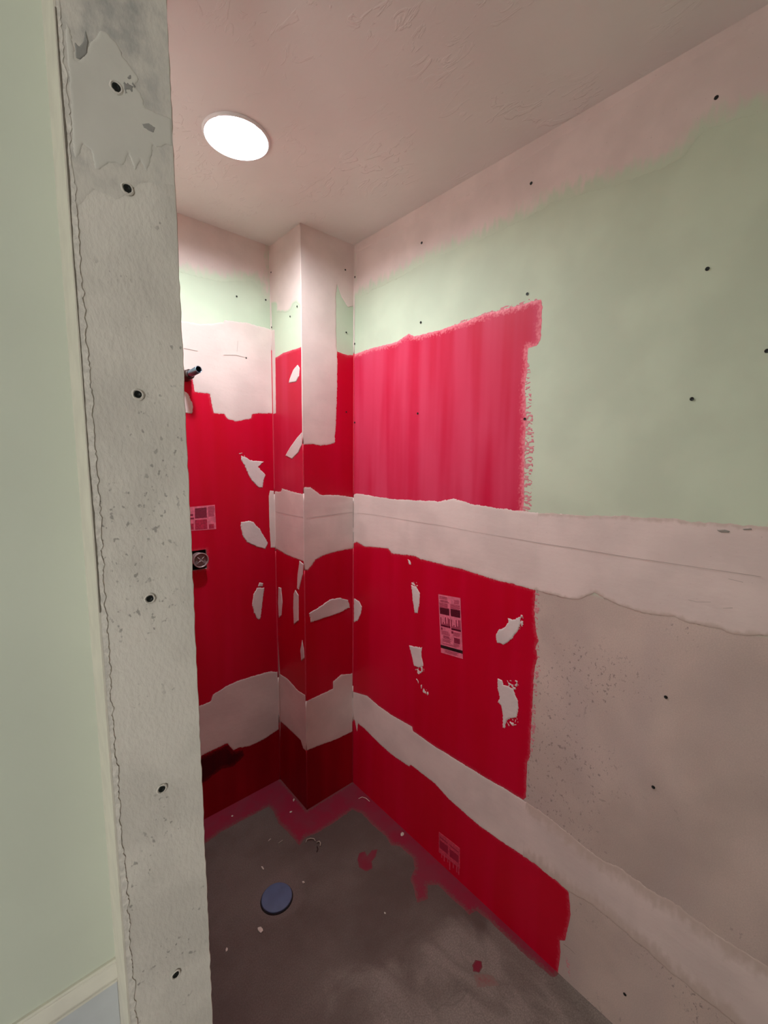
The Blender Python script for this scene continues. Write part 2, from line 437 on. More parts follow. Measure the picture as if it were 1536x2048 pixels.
# ------------------------------------------------------------------ room shell
RX0, RY0 = -2.6, -1.1         # the room behind the camera
T = .12
floor = boxes('floor', [(RX0-T, XR+T, RY0-T, YB+T, -.1, 0)], m_floor()); tag(floor, kind='structure')
CX, CY, CR = .556, 1.253, .082
def ceiling_mesh():
    bm = bmesh.new(); n = 48
    x0, x1, y0, y1 = RX0-T, XR+T, RY0-T, YB+T
    ring = [bm.verts.new((CX+CR*math.cos(2*math.pi*k/n), CY+CR*math.sin(2*math.pi*k/n), H)) for k in range(n)]
    def outer(k):
        t = 2*math.pi*k/n; c, s = math.cos(t), math.sin(t); q = .22/max(abs(c), abs(s)); return (CX+q*c, CY+q*s)
    sq = [bm.verts.new((*outer(k), H)) for k in range(n)]
    for k in range(n): bm.faces.new((ring[k], sq[k], sq[(k+1) % n], ring[(k+1) % n]))
    xs = [x0, CX-.22, CX+.22, x1]; ys = [y0, CY-.22, CY+.22, y1]
    for i in range(3):
        for j in range(3):
            if i == 1 and j == 1: continue
            bm.faces.new([bm.verts.new(p) for p in ((xs[i], ys[j], H), (xs[i], ys[j+1], H), (xs[i+1], ys[j+1], H), (xs[i+1], ys[j], H))])
    for f in bm.faces: f.normal_update()
    for f in bm.faces:
        if f.normal.z > 0: f.normal_flip()
    # top of the slab above the lamp housing
    addbox(bm, x0, x1, y0, y1, H+.16, H+.2)
    me = bpy.data.meshes.new('ceiling'); bm.to_mesh(me); bm.free(); return me
me = ceiling_mesh(); me.materials.append(m_ceiling()); ceil = link(bpy.data.objects.new('ceiling', me)); tag(ceil, kind='structure')

wr = boxes('wall_right', [(XR, XR+T, RY0-T, YB+T, 0, H)], BOARD); tag(wr, kind='structure')
hx0, hx1 = hit(377, 1118, 1, YB)[0], hit(413.5, 1118, 1, YB)[0]
hz1, hz0 = hit(402, 1100, 1, YB)[2], hit(402, 1139, 1, YB)[2]
HOLES['back'].append((hx0, hx1, hz0, hz1))
wb = boxes('wall_back', [(-.1, hx0, YB, YB+T, 0, H), (hx1, XR, YB, YB+T, 0, H), (hx0, hx1, YB, YB+T, 0, hz0), (hx0, hx1, YB, YB+T, hz1, H)], BOARD)
tag(wb, kind='structure')
cav = boxes('wall_cavity', [(hx0-.02, hx1+.02, YB+T, YB+T+.01, hz0-.02, hz1+.02), (hx0-.012, hx0, YB+.012, YB+T, hz0-.012, hz1+.012), (hx1, hx1+.012, YB+.012, YB+T, hz0-.012, hz1+.012), (hx0, hx1, YB+.012, YB+T, hz1, hz1+.012), (hx0, hx1, YB+.012, YB+T, hz0-.012, hz0)], BLACK_IN, wb)
wc = boxes('wall_chase', [(XC, XR, YC, YB, 0, H)], BOARD); tag(wc, kind='structure')
wp = boxes('wall_partition', [(XS+.001, XE-.0005, YG+.0127, YB, 0, H)], BOARD); tag(wp, kind='structure')
wl = boxes('wall_left', [(RX0-T, XS+.001, YL, YL+T, 0, H)], WALL_PAINT); tag(wl, kind='structure')
OUTER = m_plain('raw grey board', (.30, .29, .27), .8)
WX0, WX1, WZ0, WZ1 = -2.2, -1.15, .95, 1.80
wf = boxes('wall_front', [(RX0-T, WX0, RY0-T, RY0, 0, H), (WX1, XR, RY0-T, RY0, 0, H), (WX0, WX1, RY0-T, RY0, 0, WZ0), (WX0, WX1, RY0-T, RY0, WZ1, H)], OUTER)
wn = boxes('added_pane_1', [(WX0, WX1, RY0-.05, RY0-.04, WZ0, WZ1)], FILL_PANE); tag(wn, kind='structure')  # glowing pane added out of view to light the partition and left wall
boxes('added_pane_frame', [(WX0, WX0+.04, RY0-.04, RY0+.012, WZ0, WZ1), (WX1-.04, WX1, RY0-.04, RY0+.012, WZ0, WZ1), (WX0+.04, WX1-.04, RY0-.04, RY0+.012, WZ0, WZ0+.04), (WX0+.04, WX1-.04, RY0-.04, RY0+.012, WZ1-.04, WZ1), (WX0+.04, WX1-.04, RY0-.038, RY0, 1.31, 1.34)], WHITE_PAINT, wn); tag(wf, kind='structure')  # made-up frame round the added pane
wo = boxes('wall_far_left', [(RX0-T, RX0, RY0, YL, 0, H)], OUTER); tag(wo, kind='structure')

# ------------------------------------------------------------------ right wall coats
top_edge_r = [(711,597),(732,588),(763,572),(805,553),(836,532),(877,511),(919,497),(1000,464),(1070,426),(1105,405),(1209,377),(1297,349),(1359,318),(1394,279),(1419,255),(1523,227)]
uv = to_uv('right', top_edge_r); uv[0] = (YC+.03, uv[0][1]); uv.append((-.45, uv[-1][1])); uv += [(-.45, H+.05), (YC+.03, H+.05)]
patch('joint_compound', 'right', uv, MUD_ON_GREEN, wr, cell=.006, rag=.006, thick=.0006)
# thicker bead of compound tight under the ceiling
uv = to_uv('right', [(709,507),(800,462),(900,412),(1000,357),(1100,290),(1250,198),(1400,112),(1536,38)])
uv = snap('right', uv); uv[0] = (YC+.03, uv[0][1]); uv.append((-.45, uv[-1][1])); uv += [(-.45, H+.05), (YC+.03, H+.05)]
patch('joint_compound', 'right', uv, MUD_SHARP, wr, cell=.005, rag=.004, thick=.0014, off=.0012, taper=.012)

mid_top = C5([(25,1590),(50,1560),(300,1600),(500,1612),(640,1618),(760,1598),(900,1642),(1000,1655),(1150,1678),(1270,1690)])+[(1059,1025),(1122,1027),(1174,1031),(1244,1032),(1297,1036),(1349,1037),(1370,1042),(1436,1046),(1503,1050),(1536,1053)]
mid_bot_a = C6([(20,110),(50,85),(100,115),(270,130),(295,165),(460,185),(500,205),(640,240),(800,280),(1000,345),(1150,380),(1310,425)])
mid_bot_b = C8([(400,570),(460,570),(540,530),(680,600),(850,655),(1000,670),(1080,710),(1250,735),(1340,770),(1536,775)])
def ext_near(uv, to=-.45): return uv+[(to, uv[-1][1])]
A = ext_near(snap('right', to_uv('right', mid_top))); B = ext_near(snap('right', to_uv('right', mid_bot_a+mid_bot_b)))
YR = hit(1068, 1180, 0, XR)[1]
patch('joint_compound', 'right', A+B[::-1], MUD_SHARP, wr, cell=.0022, rag=.0034, ragscale=230, thick=.0006, off=.0011, clip=(YR, YC, 0, H))
patch('joint_compound', 'right', A+B[::-1], m_mud('compound feathered mid band', under=tuple(x*.97 for x in SKIM), fade=.012), wr, cell=.0035, rag=.004, thick=.0003, off=.0011, taper=.03, clip=(-.45, YR, 0, H))

red1 = C5([(25,548),(150,500),(340,455),(430,395),(470,412),(680,360),(850,300),(1000,245),(1100,220),(1250,185),(1330,155),(1400,145),(1408,200),(1395,440),(1365,480),(1300,500),(1300,620),(1280,800),(1290,1000),(1280,1200),(1275,1400),(1275,1600),(1265,1690),(1260,1760),(760,1690),(25,1650)])
uv = snap('right', to_uv('right', red1)); patch('red_membrane', 'right', uv, RED_THIN, wr, cell=.0035, rag=.0025, thick=.0003, off=.0005, ragscale=120)
dry1 = C5([(1290,500),(1310,620),(1330,900),(1345,1180),(1335,1400),(1330,1690),(1240,1690),(1240,500)])
patch('dry_brushed_edge', 'right', to_uv('right', dry1), RED_DRY, wr, cell=.0022, rag=.004, thick=.0002, off=.0005, dry=(.47, 90, 260))
dry2 = C5([(700,350),(850,285),(1100,205),(1330,140),(1405,138),(1408,190),(1100,260),(850,330)])
patch('dry_brushed_edge', 'right', to_uv('right', dry2), RED_DRY, wr, cell=.0022, rag=.004, thick=.0002, off=.0005, dry=(.5, 90, 260))

red2 = C6([(20,110),(50,80),(100,110),(270,125),(295,160),(460,180),(500,200),(640,235),(800,272),(1000,338),(1150,372),(1310,420),(1305,600),(1315,720),(1330,785),(1312,830),(1325,900),(1300,1000),(1290,1200),(1275,1450),(1270,1600),(1250,1640),(1245,1890),(1220,1905),(1100,1830),(1020,1785),(950,1745),(700,1590),(600,1530),(445,1420),(440,1390),(300,1310),(200,1240),(120,1170),(30,1160),(15,1150)])
uv = snap('right', to_uv('right', red2)); patch('red_membrane', 'right', uv, RED, wr, cell=.0035, rag=.0022, thick=.0003, off=.0005, ragscale=120)
dry3 = C6([(1295,430),(1335,430),(1335,800),(1345,1000),(1325,1100),(1305,1500),(1262,1650),(1240,1500),(1270,1000),(1280,700)])
patch('dry_brushed_edge', 'right', to_uv('right', dry3), RED_DRY, wr, cell=.0022, rag=.004, thick=.0002, off=.0005, dry=(.42, 120, 200))

low_top = C6([(30,1160),(120,1170),(200,1240),(300,1310),(440,1390),(445,1420),(600,1530),(700,1590),(950,1745),(1020,1785),(1100,1830),(1220,1905)])+[(1086,1627),(1128,1660),(1173,1697),(1202,1718),(1240,1735),(1314,1788),(1347,1805),(1438,1871),(1536,1933)]
low_bot = C6([(50,1425),(58,1365),(100,1400),(200,1500),(300,1590),(420,1670),(430,1658),(600,1790),(700,1900)])+C9([(130,260),(250,345),(400,445),(520,540),(575,590),(700,660),(900,830),(1080,990)])
A = ext_near(snap('right', to_uv('right', low_top))); B = ext_near(snap('right', to_uv('right', low_bot)))
YR2 = hit(1053, 1597, 0, XR)[1]
patch('joint_compound', 'right', A+B[::-1], MUD_SHARP, wr, cell=.0022, rag=.0022, ragscale=230, thick=.0005, off=.0011, clip=(YR2, YC, 0, H))
patch('joint_compound', 'right', A+B[::-1], m_mud('compound feathered low band', under=SKIM, fade=.05), wr, cell=.0035, rag=.006, thick=.0003, off=.0011, taper=.03, clip=(-.45, YR2, 0, H))
red3 = C6([(15,1330),(58,1360),(100,1393),(200,1493),(300,1583),(420,1662),(430,1650),(600,1780),(700,1890)])+C9([(130,255),(250,340),(400,440),(520,535),(575,590),(583,700),(555,825),(530,820),(535,880),(520,968)])
uv = snap('right', to_uv('right', red3)); uv += [(uv[-1][0], -.05), (YC+.03, -.05)]
patch('red_membrane', 'right', uv, RED, wr, cell=.0035, rag=.0012, thick=.0003, off=.0005)

def dab(pl, pts, parent, mat=DAB, cell=.0016, **k):
    kw = dict(rag=.0032, ragscale=260, thick=.0012, off=.0016, taper=.003, lump=.0006); kw.update(k)
    return patch('compound_dab', pl, to_uv(pl, pts), mat, parent, cell=cell, **kw)
dab('right', C6([(435,390),(470,400),(495,450),(492,510),(478,585),(460,585),(445,500)]), wr)
dab('right', C6([(420,815),(510,830),(505,880),(520,960),(490,970),(455,960),(435,880)]), wr)
dab('right', C6([(455,985),(525,960),(525,1000),(480,1020)]), wr, dry=(.5, 150, 60), cell=.0014)
dab('right', C6([(470,1050),(500,1080),(530,1110),(565,1160),(545,1165),(500,1130)]), wr, dry=(.48, 150, 60), cell=.0014)
dab('right', C6([(430,370),(480,368),(480,395),(440,392)]), wr, dry=(.5, 150, 150), cell=.0014)
dab('right', C6([(30,485),(65,500),(85,540),(75,600),(55,640),(30,650)]), wr)
dab('right', C6([(1115,620),(1150,635),(1200,615),(1205,660),(1180,720),(1150,760),(1090,810),(1040,795),(1028,750),(1050,705),(1090,690),(1120,650)]), wr, rag=.003)
dab('right', C6([(1200,590),(1235,610),(1225,680),(1200,700),(1190,640)]), wr, dry=(.45, 150, 150), cell=.0014)
dab('right', C6([(1045,1050),(1075,1060),(1085,1090),(1130,1110),(1155,1120),(1165,1160),(1185,1200),(1190,1260),(1180,1320),(1130,1330),(1110,1340),(1095,1400),(1078,1395),(1080,1310),(1070,1240),(1045,1215),(1060,1180),(1045,1120)]), wr, rag=.003)
dab('right', C6([(1090,1060),(1180,1065),(1200,1110),(1160,1130),(1110,1110)]), wr, dry=(.45, 150, 150), cell=.0014)
dab('right', C6([(1100,1330),(1180,1330),(1190,1370),(1120,1390)]), wr, dry=(.45, 150, 150), cell=.0014)
dab('right', C6([(408,205),(425,215),(434,245),(420,243)]), wr, cell=.0012)

def line(name, pl, pts, wid, parent, mat=SEAM, off=.0030):
    uv = to_uv(pl, pts); P = [Vector(p) for p in uv]; L_, R_ = [], []
    for i, p in enumerate(P):
        d = (P[min(i+1, len(P)-1)]-P[max(i-1, 0)]).normalized(); n = Vector((-d.y, d.x))*wid*(.5+.5*random.random())
        L_.append(p+n); R_.append(p-n)
    ax, val, ua, sg, ur, vr = PL[pl]; va = 1 if ax == 2 else 2; vs = []
    for p in L_+R_:
        X = [0, 0, 0]; X[ua] = min(max(p.x, ur[0]), ur[1]); X[va] = p.y; X[ax] = val+sg*off; vs.append(X)
    n = len(P)
    fs = [(i, i+1, n+i+1, n+i) for i in range(n-1)]
    return meshobj(name, vs, fs, mat, parent)
random.seed(4)
line('tape_seam', 'right', [(716,1026),(760,1031),(837,1044),(890,1052),(946,1063),(1030,1077),(1087,1087),(1160,1098),(1244,1112),(1400,1135),(1523,1153)], .0007, wr)
line('scratch', 'right', C8([(1080,570),(1130,583),(1210,583)]), .0007, wr)
line('scratch', 'right', C8([(1280,618),(1335,617)]), .0007, wr)
line('scratch', 'right', C8([(1310,450),(1395,470)]), .0005, wr)
patch('chip', 'right', to_uv('right', C8([(1240,172),(1290,170),(1320,178),(1310,186),(1270,186)])), DARK_SMEAR, wr, cell=.001, rag=.0004, off=.0028, thick=.0001)
patch('chip', 'right', to_uv('right', C8([(1390,165),(1440,162),(1444,168),(1400,172)])), DARK_SMEAR, wr, cell=.001, rag=.0004, off=.0028, thick=.0001)
line('crack', 'right', C9([(550,840),(580,862),(605,888)]), .0007, wr, CRACK, .0012)
patch('dry_brushed_edge', 'right', to_uv('right', C9([(560,900),(580,930),(580,1000),(565,960)])), RED_DRY, wr, cell=.0016, rag=.002, thick=.0002, off=.0005, dry=(.45, 200, 200))

# ------------------------------------------------------------------ back wall coats
e = to_uv('back', C2([(80,520),(200,560),(400,600),(600,590),(660,640),(690,760),(725,780)])); e[0] = (XE-.02, e[0][1]); e[-1] = (XC+.02, e[-1][1])
patch('joint_compound', 'back', [(XE-.02, H+.05)]+e+[(XC+.02, H+.05)], MUD_ON_GREEN, wb, cell=.006, rag=.008, thick=.0006)
top = snap('back', to_uv('back', C2([(60,912),(200,905),(230,912),(390,897),(400,880),(560,900),(745,950)])))
bot = snap('back', to_uv('back', C2([(750,1560),(650,1560),(600,1570),(590,1600),(480,1620),(420,1600),(395,1565),(320,1560),(290,1420),(180,1405),(165,1310),(105,1300)])))
top[0] = (XE-.02, top[0][1]); bot[-1] = (XE-.02, bot[-1][1])
patch('joint_compound', 'back', top+bot, MUD_SHARP, wb, cell=.0025, rag=.003, ragscale=200, thick=.0006, off=.0010)
lt = snap('back', to_uv('back', C4([(150,960),(230,940),(245,890),(340,830),(420,790),(500,765),(620,730),(670,718),(745,735)])))
lb = snap('back', to_uv('back', C4([(165,1315),(350,1255),(395,1305),(440,1285),(520,1275),(620,1225),(750,1135)])))
lt[0] = (XE-.02, lt[0][1]-.03); lb[0] = (XE-.02, lb[0][1]-.03)
red_top = [(p[0], p[1]+.006) for p in bot]; low = [(p[0], p[1]-.006) for p in lt]
patch('red_membrane', 'back', red_top+low, RED, wb, cell=.005, rag=.002, thick=.0003, off=.0005)
patch('joint_compound', 'back', lt+lb[::-1], MUD_SHARP, wb, cell=.0025, rag=.003, ragscale=200, thick=.0006, off=.0010)
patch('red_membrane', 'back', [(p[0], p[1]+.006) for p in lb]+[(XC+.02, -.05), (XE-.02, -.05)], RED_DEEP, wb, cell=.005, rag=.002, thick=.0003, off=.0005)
dab('back', C3([(470,890),(495,900),(545,925),(640,935),(600,975),(655,1035),(640,1080),(635,1135),(600,1130),(550,1080),(520,1030),(500,970),(470,920)]), wb)
dab('back', C3([(440,870),(490,865),(500,900),(460,905)]), wb, dry=(.45, 150, 150))
dab('back', C3([(470,1400),(530,1390),(560,1395),(610,1450),(640,1500),(675,1560),(655,1605),(590,1590),(510,1550),(480,1500),(465,1430)]), wb)
dab('back', C4([(570,95),(628,95),(615,200),(598,330),(580,330),(550,280),(538,220),(545,150)]), wb)
dab('back', C4([(590,55),(620,60),(615,85),(580,85)]), wb, rag=.001)
dab('back', C2([(95,1390),(135,1420),(170,1510),(160,1560),(95,1560)]), wb)
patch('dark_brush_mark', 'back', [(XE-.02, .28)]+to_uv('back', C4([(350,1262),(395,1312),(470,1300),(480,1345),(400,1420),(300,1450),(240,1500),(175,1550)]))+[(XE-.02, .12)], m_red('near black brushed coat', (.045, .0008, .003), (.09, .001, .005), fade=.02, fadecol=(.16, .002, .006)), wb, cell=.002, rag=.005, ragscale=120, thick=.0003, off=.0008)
# band of compound that laps round the inside corner onto the back wall
uv = snap('back', to_uv('back', C3([(690,1155),(735,1165),(735,1605),(695,1595),(685,1400),(680,1200)]))); patch('joint_compound', 'back', uv, MUD_SHARP, wb, cell=.002, rag=.001, thick=.0006, off=.0010)
line('scratch', 'back', C2([(100,1085),(200,1105)]), .0009, wb, SEAM, .0028)
line('scratch', 'back', C2([(390,1135),(480,1135),(560,1155)]), .0009, wb, SEAM, .0028)
line('scratch', 'back', C2([(495,1030),(488,1110)]), .0008, wb, SEAM, .0028)

# ------------------------------------------------------------------ chase side coats
e = to_uv('side', C2([(735,760),(780,760),(780,820),(850,825),(890,800),(900,760),(925,750),(950,830)])); e[0] = (YB+.02, e[0][1]); e[-1] = (YC-.02, e[-1][1])
patch('joint_compound', 'side', [(YB+.02, H+.05)]+e+[(YC-.02, H+.05)], MUD_ON_GREEN if False else m_mud('compound feathered short', under=GREEN, fade=.012), wc, cell=.004, rag=.003, thick=.0006)
rt = snap('side', to_uv('side', C2([(745,1160),(770,1155),(830,1120),(890,1100),(958,1075)])))
mt = snap('side', to_uv('side', C3([(715,1163),(730,1165),(775,1165),(785,1140),(850,1160),(945,1190)])))
mb = snap('side', to_uv('side', C3([(715,1600),(750,1610),(800,1640),(860,1670),(920,1690),(960,1710)])))
lt = snap('side', to_uv('side', C4([(745,735),(800,770),(880,860),(945,895)])))
lb = snap('side', to_uv('side', C4([(750,1090),(800,1135),(900,1230),(918,1290),(950,1325)])))
dz = lambda p, d: [(a, b+d) for a, b in p]
patch('red_membrane', 'side', rt+dz(mt, -.006)[::-1], RED_MID, wc, cell=.0035, rag=.0018, thick=.0003, off=.0005)
patch('joint_compound', 'side', mt+mb[::-1], MUD_SHARP, wc, cell=.0022, rag=.0026, ragscale=220, thick=.0006, off=.0010)
patch('red_membrane', 'side', dz(mb, .006)+dz(lt, -.006)[::-1], RED, wc, cell=.0035, rag=.0015, thick=.0003, off=.0005)
patch('joint_compound', 'side', lt+lb[::-1], MUD_SHARP, wc, cell=.0022, rag=.0026, ragscale=220, thick=.0006, off=.0010)
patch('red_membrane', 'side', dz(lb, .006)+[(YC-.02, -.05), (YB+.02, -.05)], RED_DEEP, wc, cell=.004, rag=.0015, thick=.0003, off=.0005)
patch('joint_compound', 'side', snap('side', to_uv('side', C2([(742,950),(765,950),(772,1150),(776,1560),(755,1575),(748,1300)]))), MUD_SHARP, wc, cell=.002, rag=.001, thick=.0005, off=.0010)
dab('side', C2([(935,1205),(950,1230),(945,1290),(925,1330),(870,1340),(880,1300),(905,1240)]), wc, rag=.001)
dab('side', C2([(966,1700),(966,1790),(940,1850),(895,1895),(845,1870),(880,1810),(930,1740)]), wc, rag=.001)
dab('side', C3([(920,1695),(950,1720),(945,1800),(915,1920),(900,1910),(905,1800)]), wc, rag=.001)
dab('side', C4([(860,110),(885,150),(885,340),(850,370),(845,250),(848,140)]), wc, rag=.001)
dab('side', C4([(912,480),(925,560),(928,620),(905,640),(898,560)]), wc, rag=.001)
dab('side', C4([(735,90),(755,95),(765,200),(757,300),(738,320),(732,200)]), wc, rag=.001)
line('tape_seam', 'side', [(552,1023),(579,1029),(607,1035)], .0009, wc, off=.0026)

# ------------------------------------------------------------------ chase front coats
uv = [(XC-.02, H+.05)]+to_uv('chase', C2([(985,1800),(1040,1785),(1100,1800),(1205,1780),(1220,1500),(1225,1200),(1215,1000),(1212,700),(1222,620),(1250,700),(1300,785)]))
uv[1] = (XC-.02, uv[1][1]); uv += [(XR+.02, uv[-1][1]+.02), (XR+.02, H+.05)]
patch('joint_compound', 'chase', uv, m_mud('compound feathered chase', under=None), wc, cell=.0022, rag=.0026, ragscale=220, thick=.0006, off=.0010)
rt = snap('chase', to_uv('chase', C2([(960,1095),(1215,1105),(1300,1135),(1345,1130)])))
mt = snap('chase', to_uv('chase', C3([(945,1130),(1000,1130),(1030,1150),(1080,1190),(1200,1190),(1330,1215)])))
mb = snap('chase', to_uv('chase', C3([(950,1745),(980,1770),(1040,1690),(1100,1655),(1200,1625),(1330,1600)])))
lt = snap('chase', to_uv('chase', C4([(935,935),(955,935),(1140,845),(1140,790),(1200,740),(1270,735),(1290,725)])))
lb = snap('chase', to_uv('chase', C4([(945,1300),(975,1295),(1100,1245),(1160,1225),(1295,1160)])))
patch('red_membrane', 'chase', rt+dz(mt, -.006)[::-1], RED, wc, cell=.0035, rag=.0018, thick=.0003, off=.0005)
patch('joint_compound', 'chase', mt+mb[::-1], MUD_SHARP, wc, cell=.0022, rag=.0026, ragscale=220, thick=.0006, off=.0010)
patch('red_membrane', 'chase', dz(mb, .006)+dz(lt, -.006)[::-1], RED, wc, cell=.0035, rag=.0015, thick=.0003, off=.0005)
patch('joint_compound', 'chase', lt+lb[::-1], MUD_SHARP, wc, cell=.0022, rag=.0026, ragscale=220, thick=.0006, off=.0010)
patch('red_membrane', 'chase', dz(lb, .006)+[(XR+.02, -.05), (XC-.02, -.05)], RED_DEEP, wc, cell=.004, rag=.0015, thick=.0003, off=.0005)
dab('chase', C4([(960,285),(1070,215),(1120,180),(1190,170),(1250,185),(1265,240),(1180,285),(1070,320),(975,350)]), wc)
line('tape_seam', 'chase', [(612,1036),(650,1031),(680,1027),(704,1024)], .0009, wc, off=.0026)

# corner beads: slim rounded ridges of compound and coating along the corners
def bead(name, x, y, z0, z1, r, mat, parent):
    bm = bmesh.new(); n = max(2, int((z1-z0)/.03)); random.seed(int(x*1000+z0*77))
    tube(bm, [(x+random.uniform(-.0003, .0003), y+random.uniform(-.0003, .0003), z0+(z1-z0)*i/n) for i in range(n+1)], r, 8)
    return bmobj(name, bm, mat, parent, True)
zr = to_uv('right', [(706, 708)])[0][1]
bead('corner_bead', XC+.0012, YC+.0012, 1.62, H, .0032, MUD_SHARP, wc)
bead('corner_bead', XC+.0012, YC+.0012, 1.42, 1.62, .0030, RED, wc)
bead('corner_bead', XC+.0012, YC+.0012, 1.10, 1.42, .0032, MUD_SHARP, wc)
bead('corner_bead', XC+.0012, YC+.0012, .52, 1.10, .0030, RED, wc)
bead('corner_bead', XC+.0012, YC+.0012, .29, .52, .0032, MUD_SHARP, wc)
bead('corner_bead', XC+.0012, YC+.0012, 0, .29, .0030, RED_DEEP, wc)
for nm, x, y, zs in (('inner', XR-.001, YC-.001, (zr, 1.39, 1.16, .50, .32)), ('inner', XC-.001, YB-.001, (2.02, 1.40, 1.14, .53, .30))):
    bead('corner_fillet', x, y, zs[0], H, .0035, MUD_SHARP, wc)
    bead('corner_fillet', x, y, zs[1], zs[0], .0035, RED, wc)
    bead('corner_fillet', x, y, zs[2], zs[1], .0035, MUD_SHARP, wc)
    bead('corner_fillet', x, y, zs[3], zs[2], .0035, RED, wc)
    bead('corner_fillet', x, y, zs[4], zs[3], .0035, MUD_SHARP, wc)
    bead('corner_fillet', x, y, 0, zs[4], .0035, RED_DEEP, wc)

boxes('corner_gap', [(XR-.0052, XR-.0040, YC-.0052, YC-.0044, z0_, z1_) for z0_, z1_ in ((1.255, 1.375), (1.19, 1.235), (.44, .475))], CRACK, wc)
boxes('corner_gap', [(XC-.0050, XC-.0038, YB-.0050, YB-.0042, .29, .34)], CRACK, wc)
# shower side of the partition (seen only from a step to the right)
PL['inner'] = (0, XE, 1, 1, (YG+.014, YB), (0, H))
patch('joint_compound', 'inner', [(YG, 2.1), (1.0, 2.05), (1.4, 2.12), (YB+.02, 2.02), (YB+.02, H+.05), (YG, H+.05)], MUD_ON_GREEN, wp, cell=.01, rag=.006)
patch('red_membrane', 'inner', [(YG, 1.8), (1.0, 1.85), (1.4, 1.78), (YB+.02, 1.74), (YB+.02, -.05), (YG, -.05)], RED, wp, cell=.01, rag=.003)

# ------------------------------------------------------------------ partition end strip
def strip_mesh():
    bm = bmesh.new(); random.seed(8); n = 240; rows = []
    for i in range(n+1):
        z = H*i/n; r = XE+random.uniform(-.0009, .0006); l = XS+random.uniform(-.0003, .0003)
        rows.append([bm.verts.new(p) for p in ((l, YG+.0127, z), (l, YG+.0006, z), (l+.0008, YG, z), (r-.001, YG, z), (r, YG+.0012, z), (XE-.0004, YG+.0127, z))])
    for A, B in zip(rows, rows[1:]):
        for k in range(5): bm.faces.new((A[k], A[k+1], B[k+1], B[k]))
    return bm
wstrip = bmobj('drywall_strip', strip_mesh(), STRIP, wp)
PAPER_DK = m_plain('dark paper face', (.31, .305, .285), .85, var=.12, scale=12, bstr=.4, bscale=150, bdist=.0015)
SMOOTH_LT = m_plain('smooth grey skim', (.60, .585, .53), .7, var=.05, scale=14, bstr=.15)
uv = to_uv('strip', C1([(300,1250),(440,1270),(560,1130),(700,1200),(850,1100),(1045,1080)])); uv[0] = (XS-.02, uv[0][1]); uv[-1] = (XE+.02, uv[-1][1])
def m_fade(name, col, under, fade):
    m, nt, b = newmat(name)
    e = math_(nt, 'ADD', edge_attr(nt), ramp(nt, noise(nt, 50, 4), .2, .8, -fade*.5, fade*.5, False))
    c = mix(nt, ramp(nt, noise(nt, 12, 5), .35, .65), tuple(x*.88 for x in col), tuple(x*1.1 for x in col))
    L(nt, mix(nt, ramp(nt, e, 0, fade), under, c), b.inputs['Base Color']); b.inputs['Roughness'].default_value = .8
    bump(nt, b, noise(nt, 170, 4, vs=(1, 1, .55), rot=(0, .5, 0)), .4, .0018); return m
patch('strip_top_tone', 'strip', uv+[(XE+.02, H+.02), (XS-.02, H+.02)], m_fade('dark grey fading down', (.39, .39, .37), (.64, .61, .55), .12), wp, cell=.003, rag=.003, off=.0003, thick=.0002, clip=(XS+.001, XE-.0015, 0, H))  # upper strip in darker grey, blending into the strip colour below
lt_poly = C1([(395,120),(425,210),(440,290),(450,360),(480,370),(520,300),(550,250),(600,180),(640,200),(700,260),(740,340),(800,420),(835,480),(800,520),(850,560),(870,650),(950,680),(1000,700),(1030,720),(1035,880),(990,870),(940,890),(915,870),(905,970),(880,1040),(840,960),(810,1030),(770,910),(740,990),(650,980),(600,1025),(565,1010),(550,900),(500,860),(460,950),(445,940),(430,700),(412,450),(395,250)])
patch('skim_patch', 'strip', to_uv('strip', lt_poly), SMOOTH_LT, wp, cell=.0012, rag=.0016, ragscale=220, off=.0007, thick=.0004, taper=.002, clip=(XS+.001, XE-.0015, 0, H))
patch('chip', 'strip', to_uv('strip', C1([(850,745),(890,740),(930,770),(920,800),(895,790),(860,770)])), PAPER_DK, wp, cell=.0008, rag=.0006, off=.0013, thick=.0001)
patch('chip', 'strip', to_uv('strip', C1([(450,260),(475,290),(500,250),(510,180),(530,250),(520,320),(480,360),(455,350)])), PAPER_DK, wp, cell=.0008, rag=.001, off=.0013, thick=.0001)
patch('chip', 'strip', to_uv('strip', C1([(735,500),(790,440),(830,490),(790,560),(750,570)])), PAPER_DK, wp, cell=.0008, rag=.0012, off=.0013, thick=.0001, dry=(.5, 200, 200))
# torn tape and crack down the left edge of the strip
def ribbon(name, x_of, w_of, z0, z1, y, mat, parent, dz_=.004, seed=1, jag=.0006, th=.0012):
    random.seed(seed); bm = bmesh.new(); n = int((z1-z0)/dz_); rows = []; j = 0
    for i in range(n+1):
        z = z0+(z1-z0)*i/n; j = .6*j+random.uniform(-jag, jag); x0 = x_of(z); x1 = x0+max(.0006, w_of(z)+j)
        rows.append([bm.verts.new(p) for p in ((x0, y+th, z), (x0, y, z), (x1-.0003, y-random.uniform(0, .0004), z), (x1, y+th, z))])
    for A, B in zip(rows, rows[1:]):
        for k in range(3): bm.faces.new((A[k], A[k+1], B[k+1], B[k]))
    return bmobj(name, bm, mat, parent)
ribbon('torn_tape', lambda z: XS+.0012, lambda z: .0058+.001*math.sin(z*9) if z < 1.97 else .0035, .0, H, YG-.0010, TORN, wp, seed=3, jag=.0013, dz_=.003, th=.001)
ribbon('crack', lambda z: XS+.0001+.0002*math.sin(z*31), lambda z: .0011+.0005*math.sin(z*14), 1.38, 2.02, YG-.0016, CRACK, wp, seed=5, jag=.0003, th=.0004)
# cream coated return between the painted wall and the strip
ret = boxes('corner_return', [(XS-.0012, XS+.0011, YG-.0012, YL, 0, H)], CREAM_SIDE, wp)
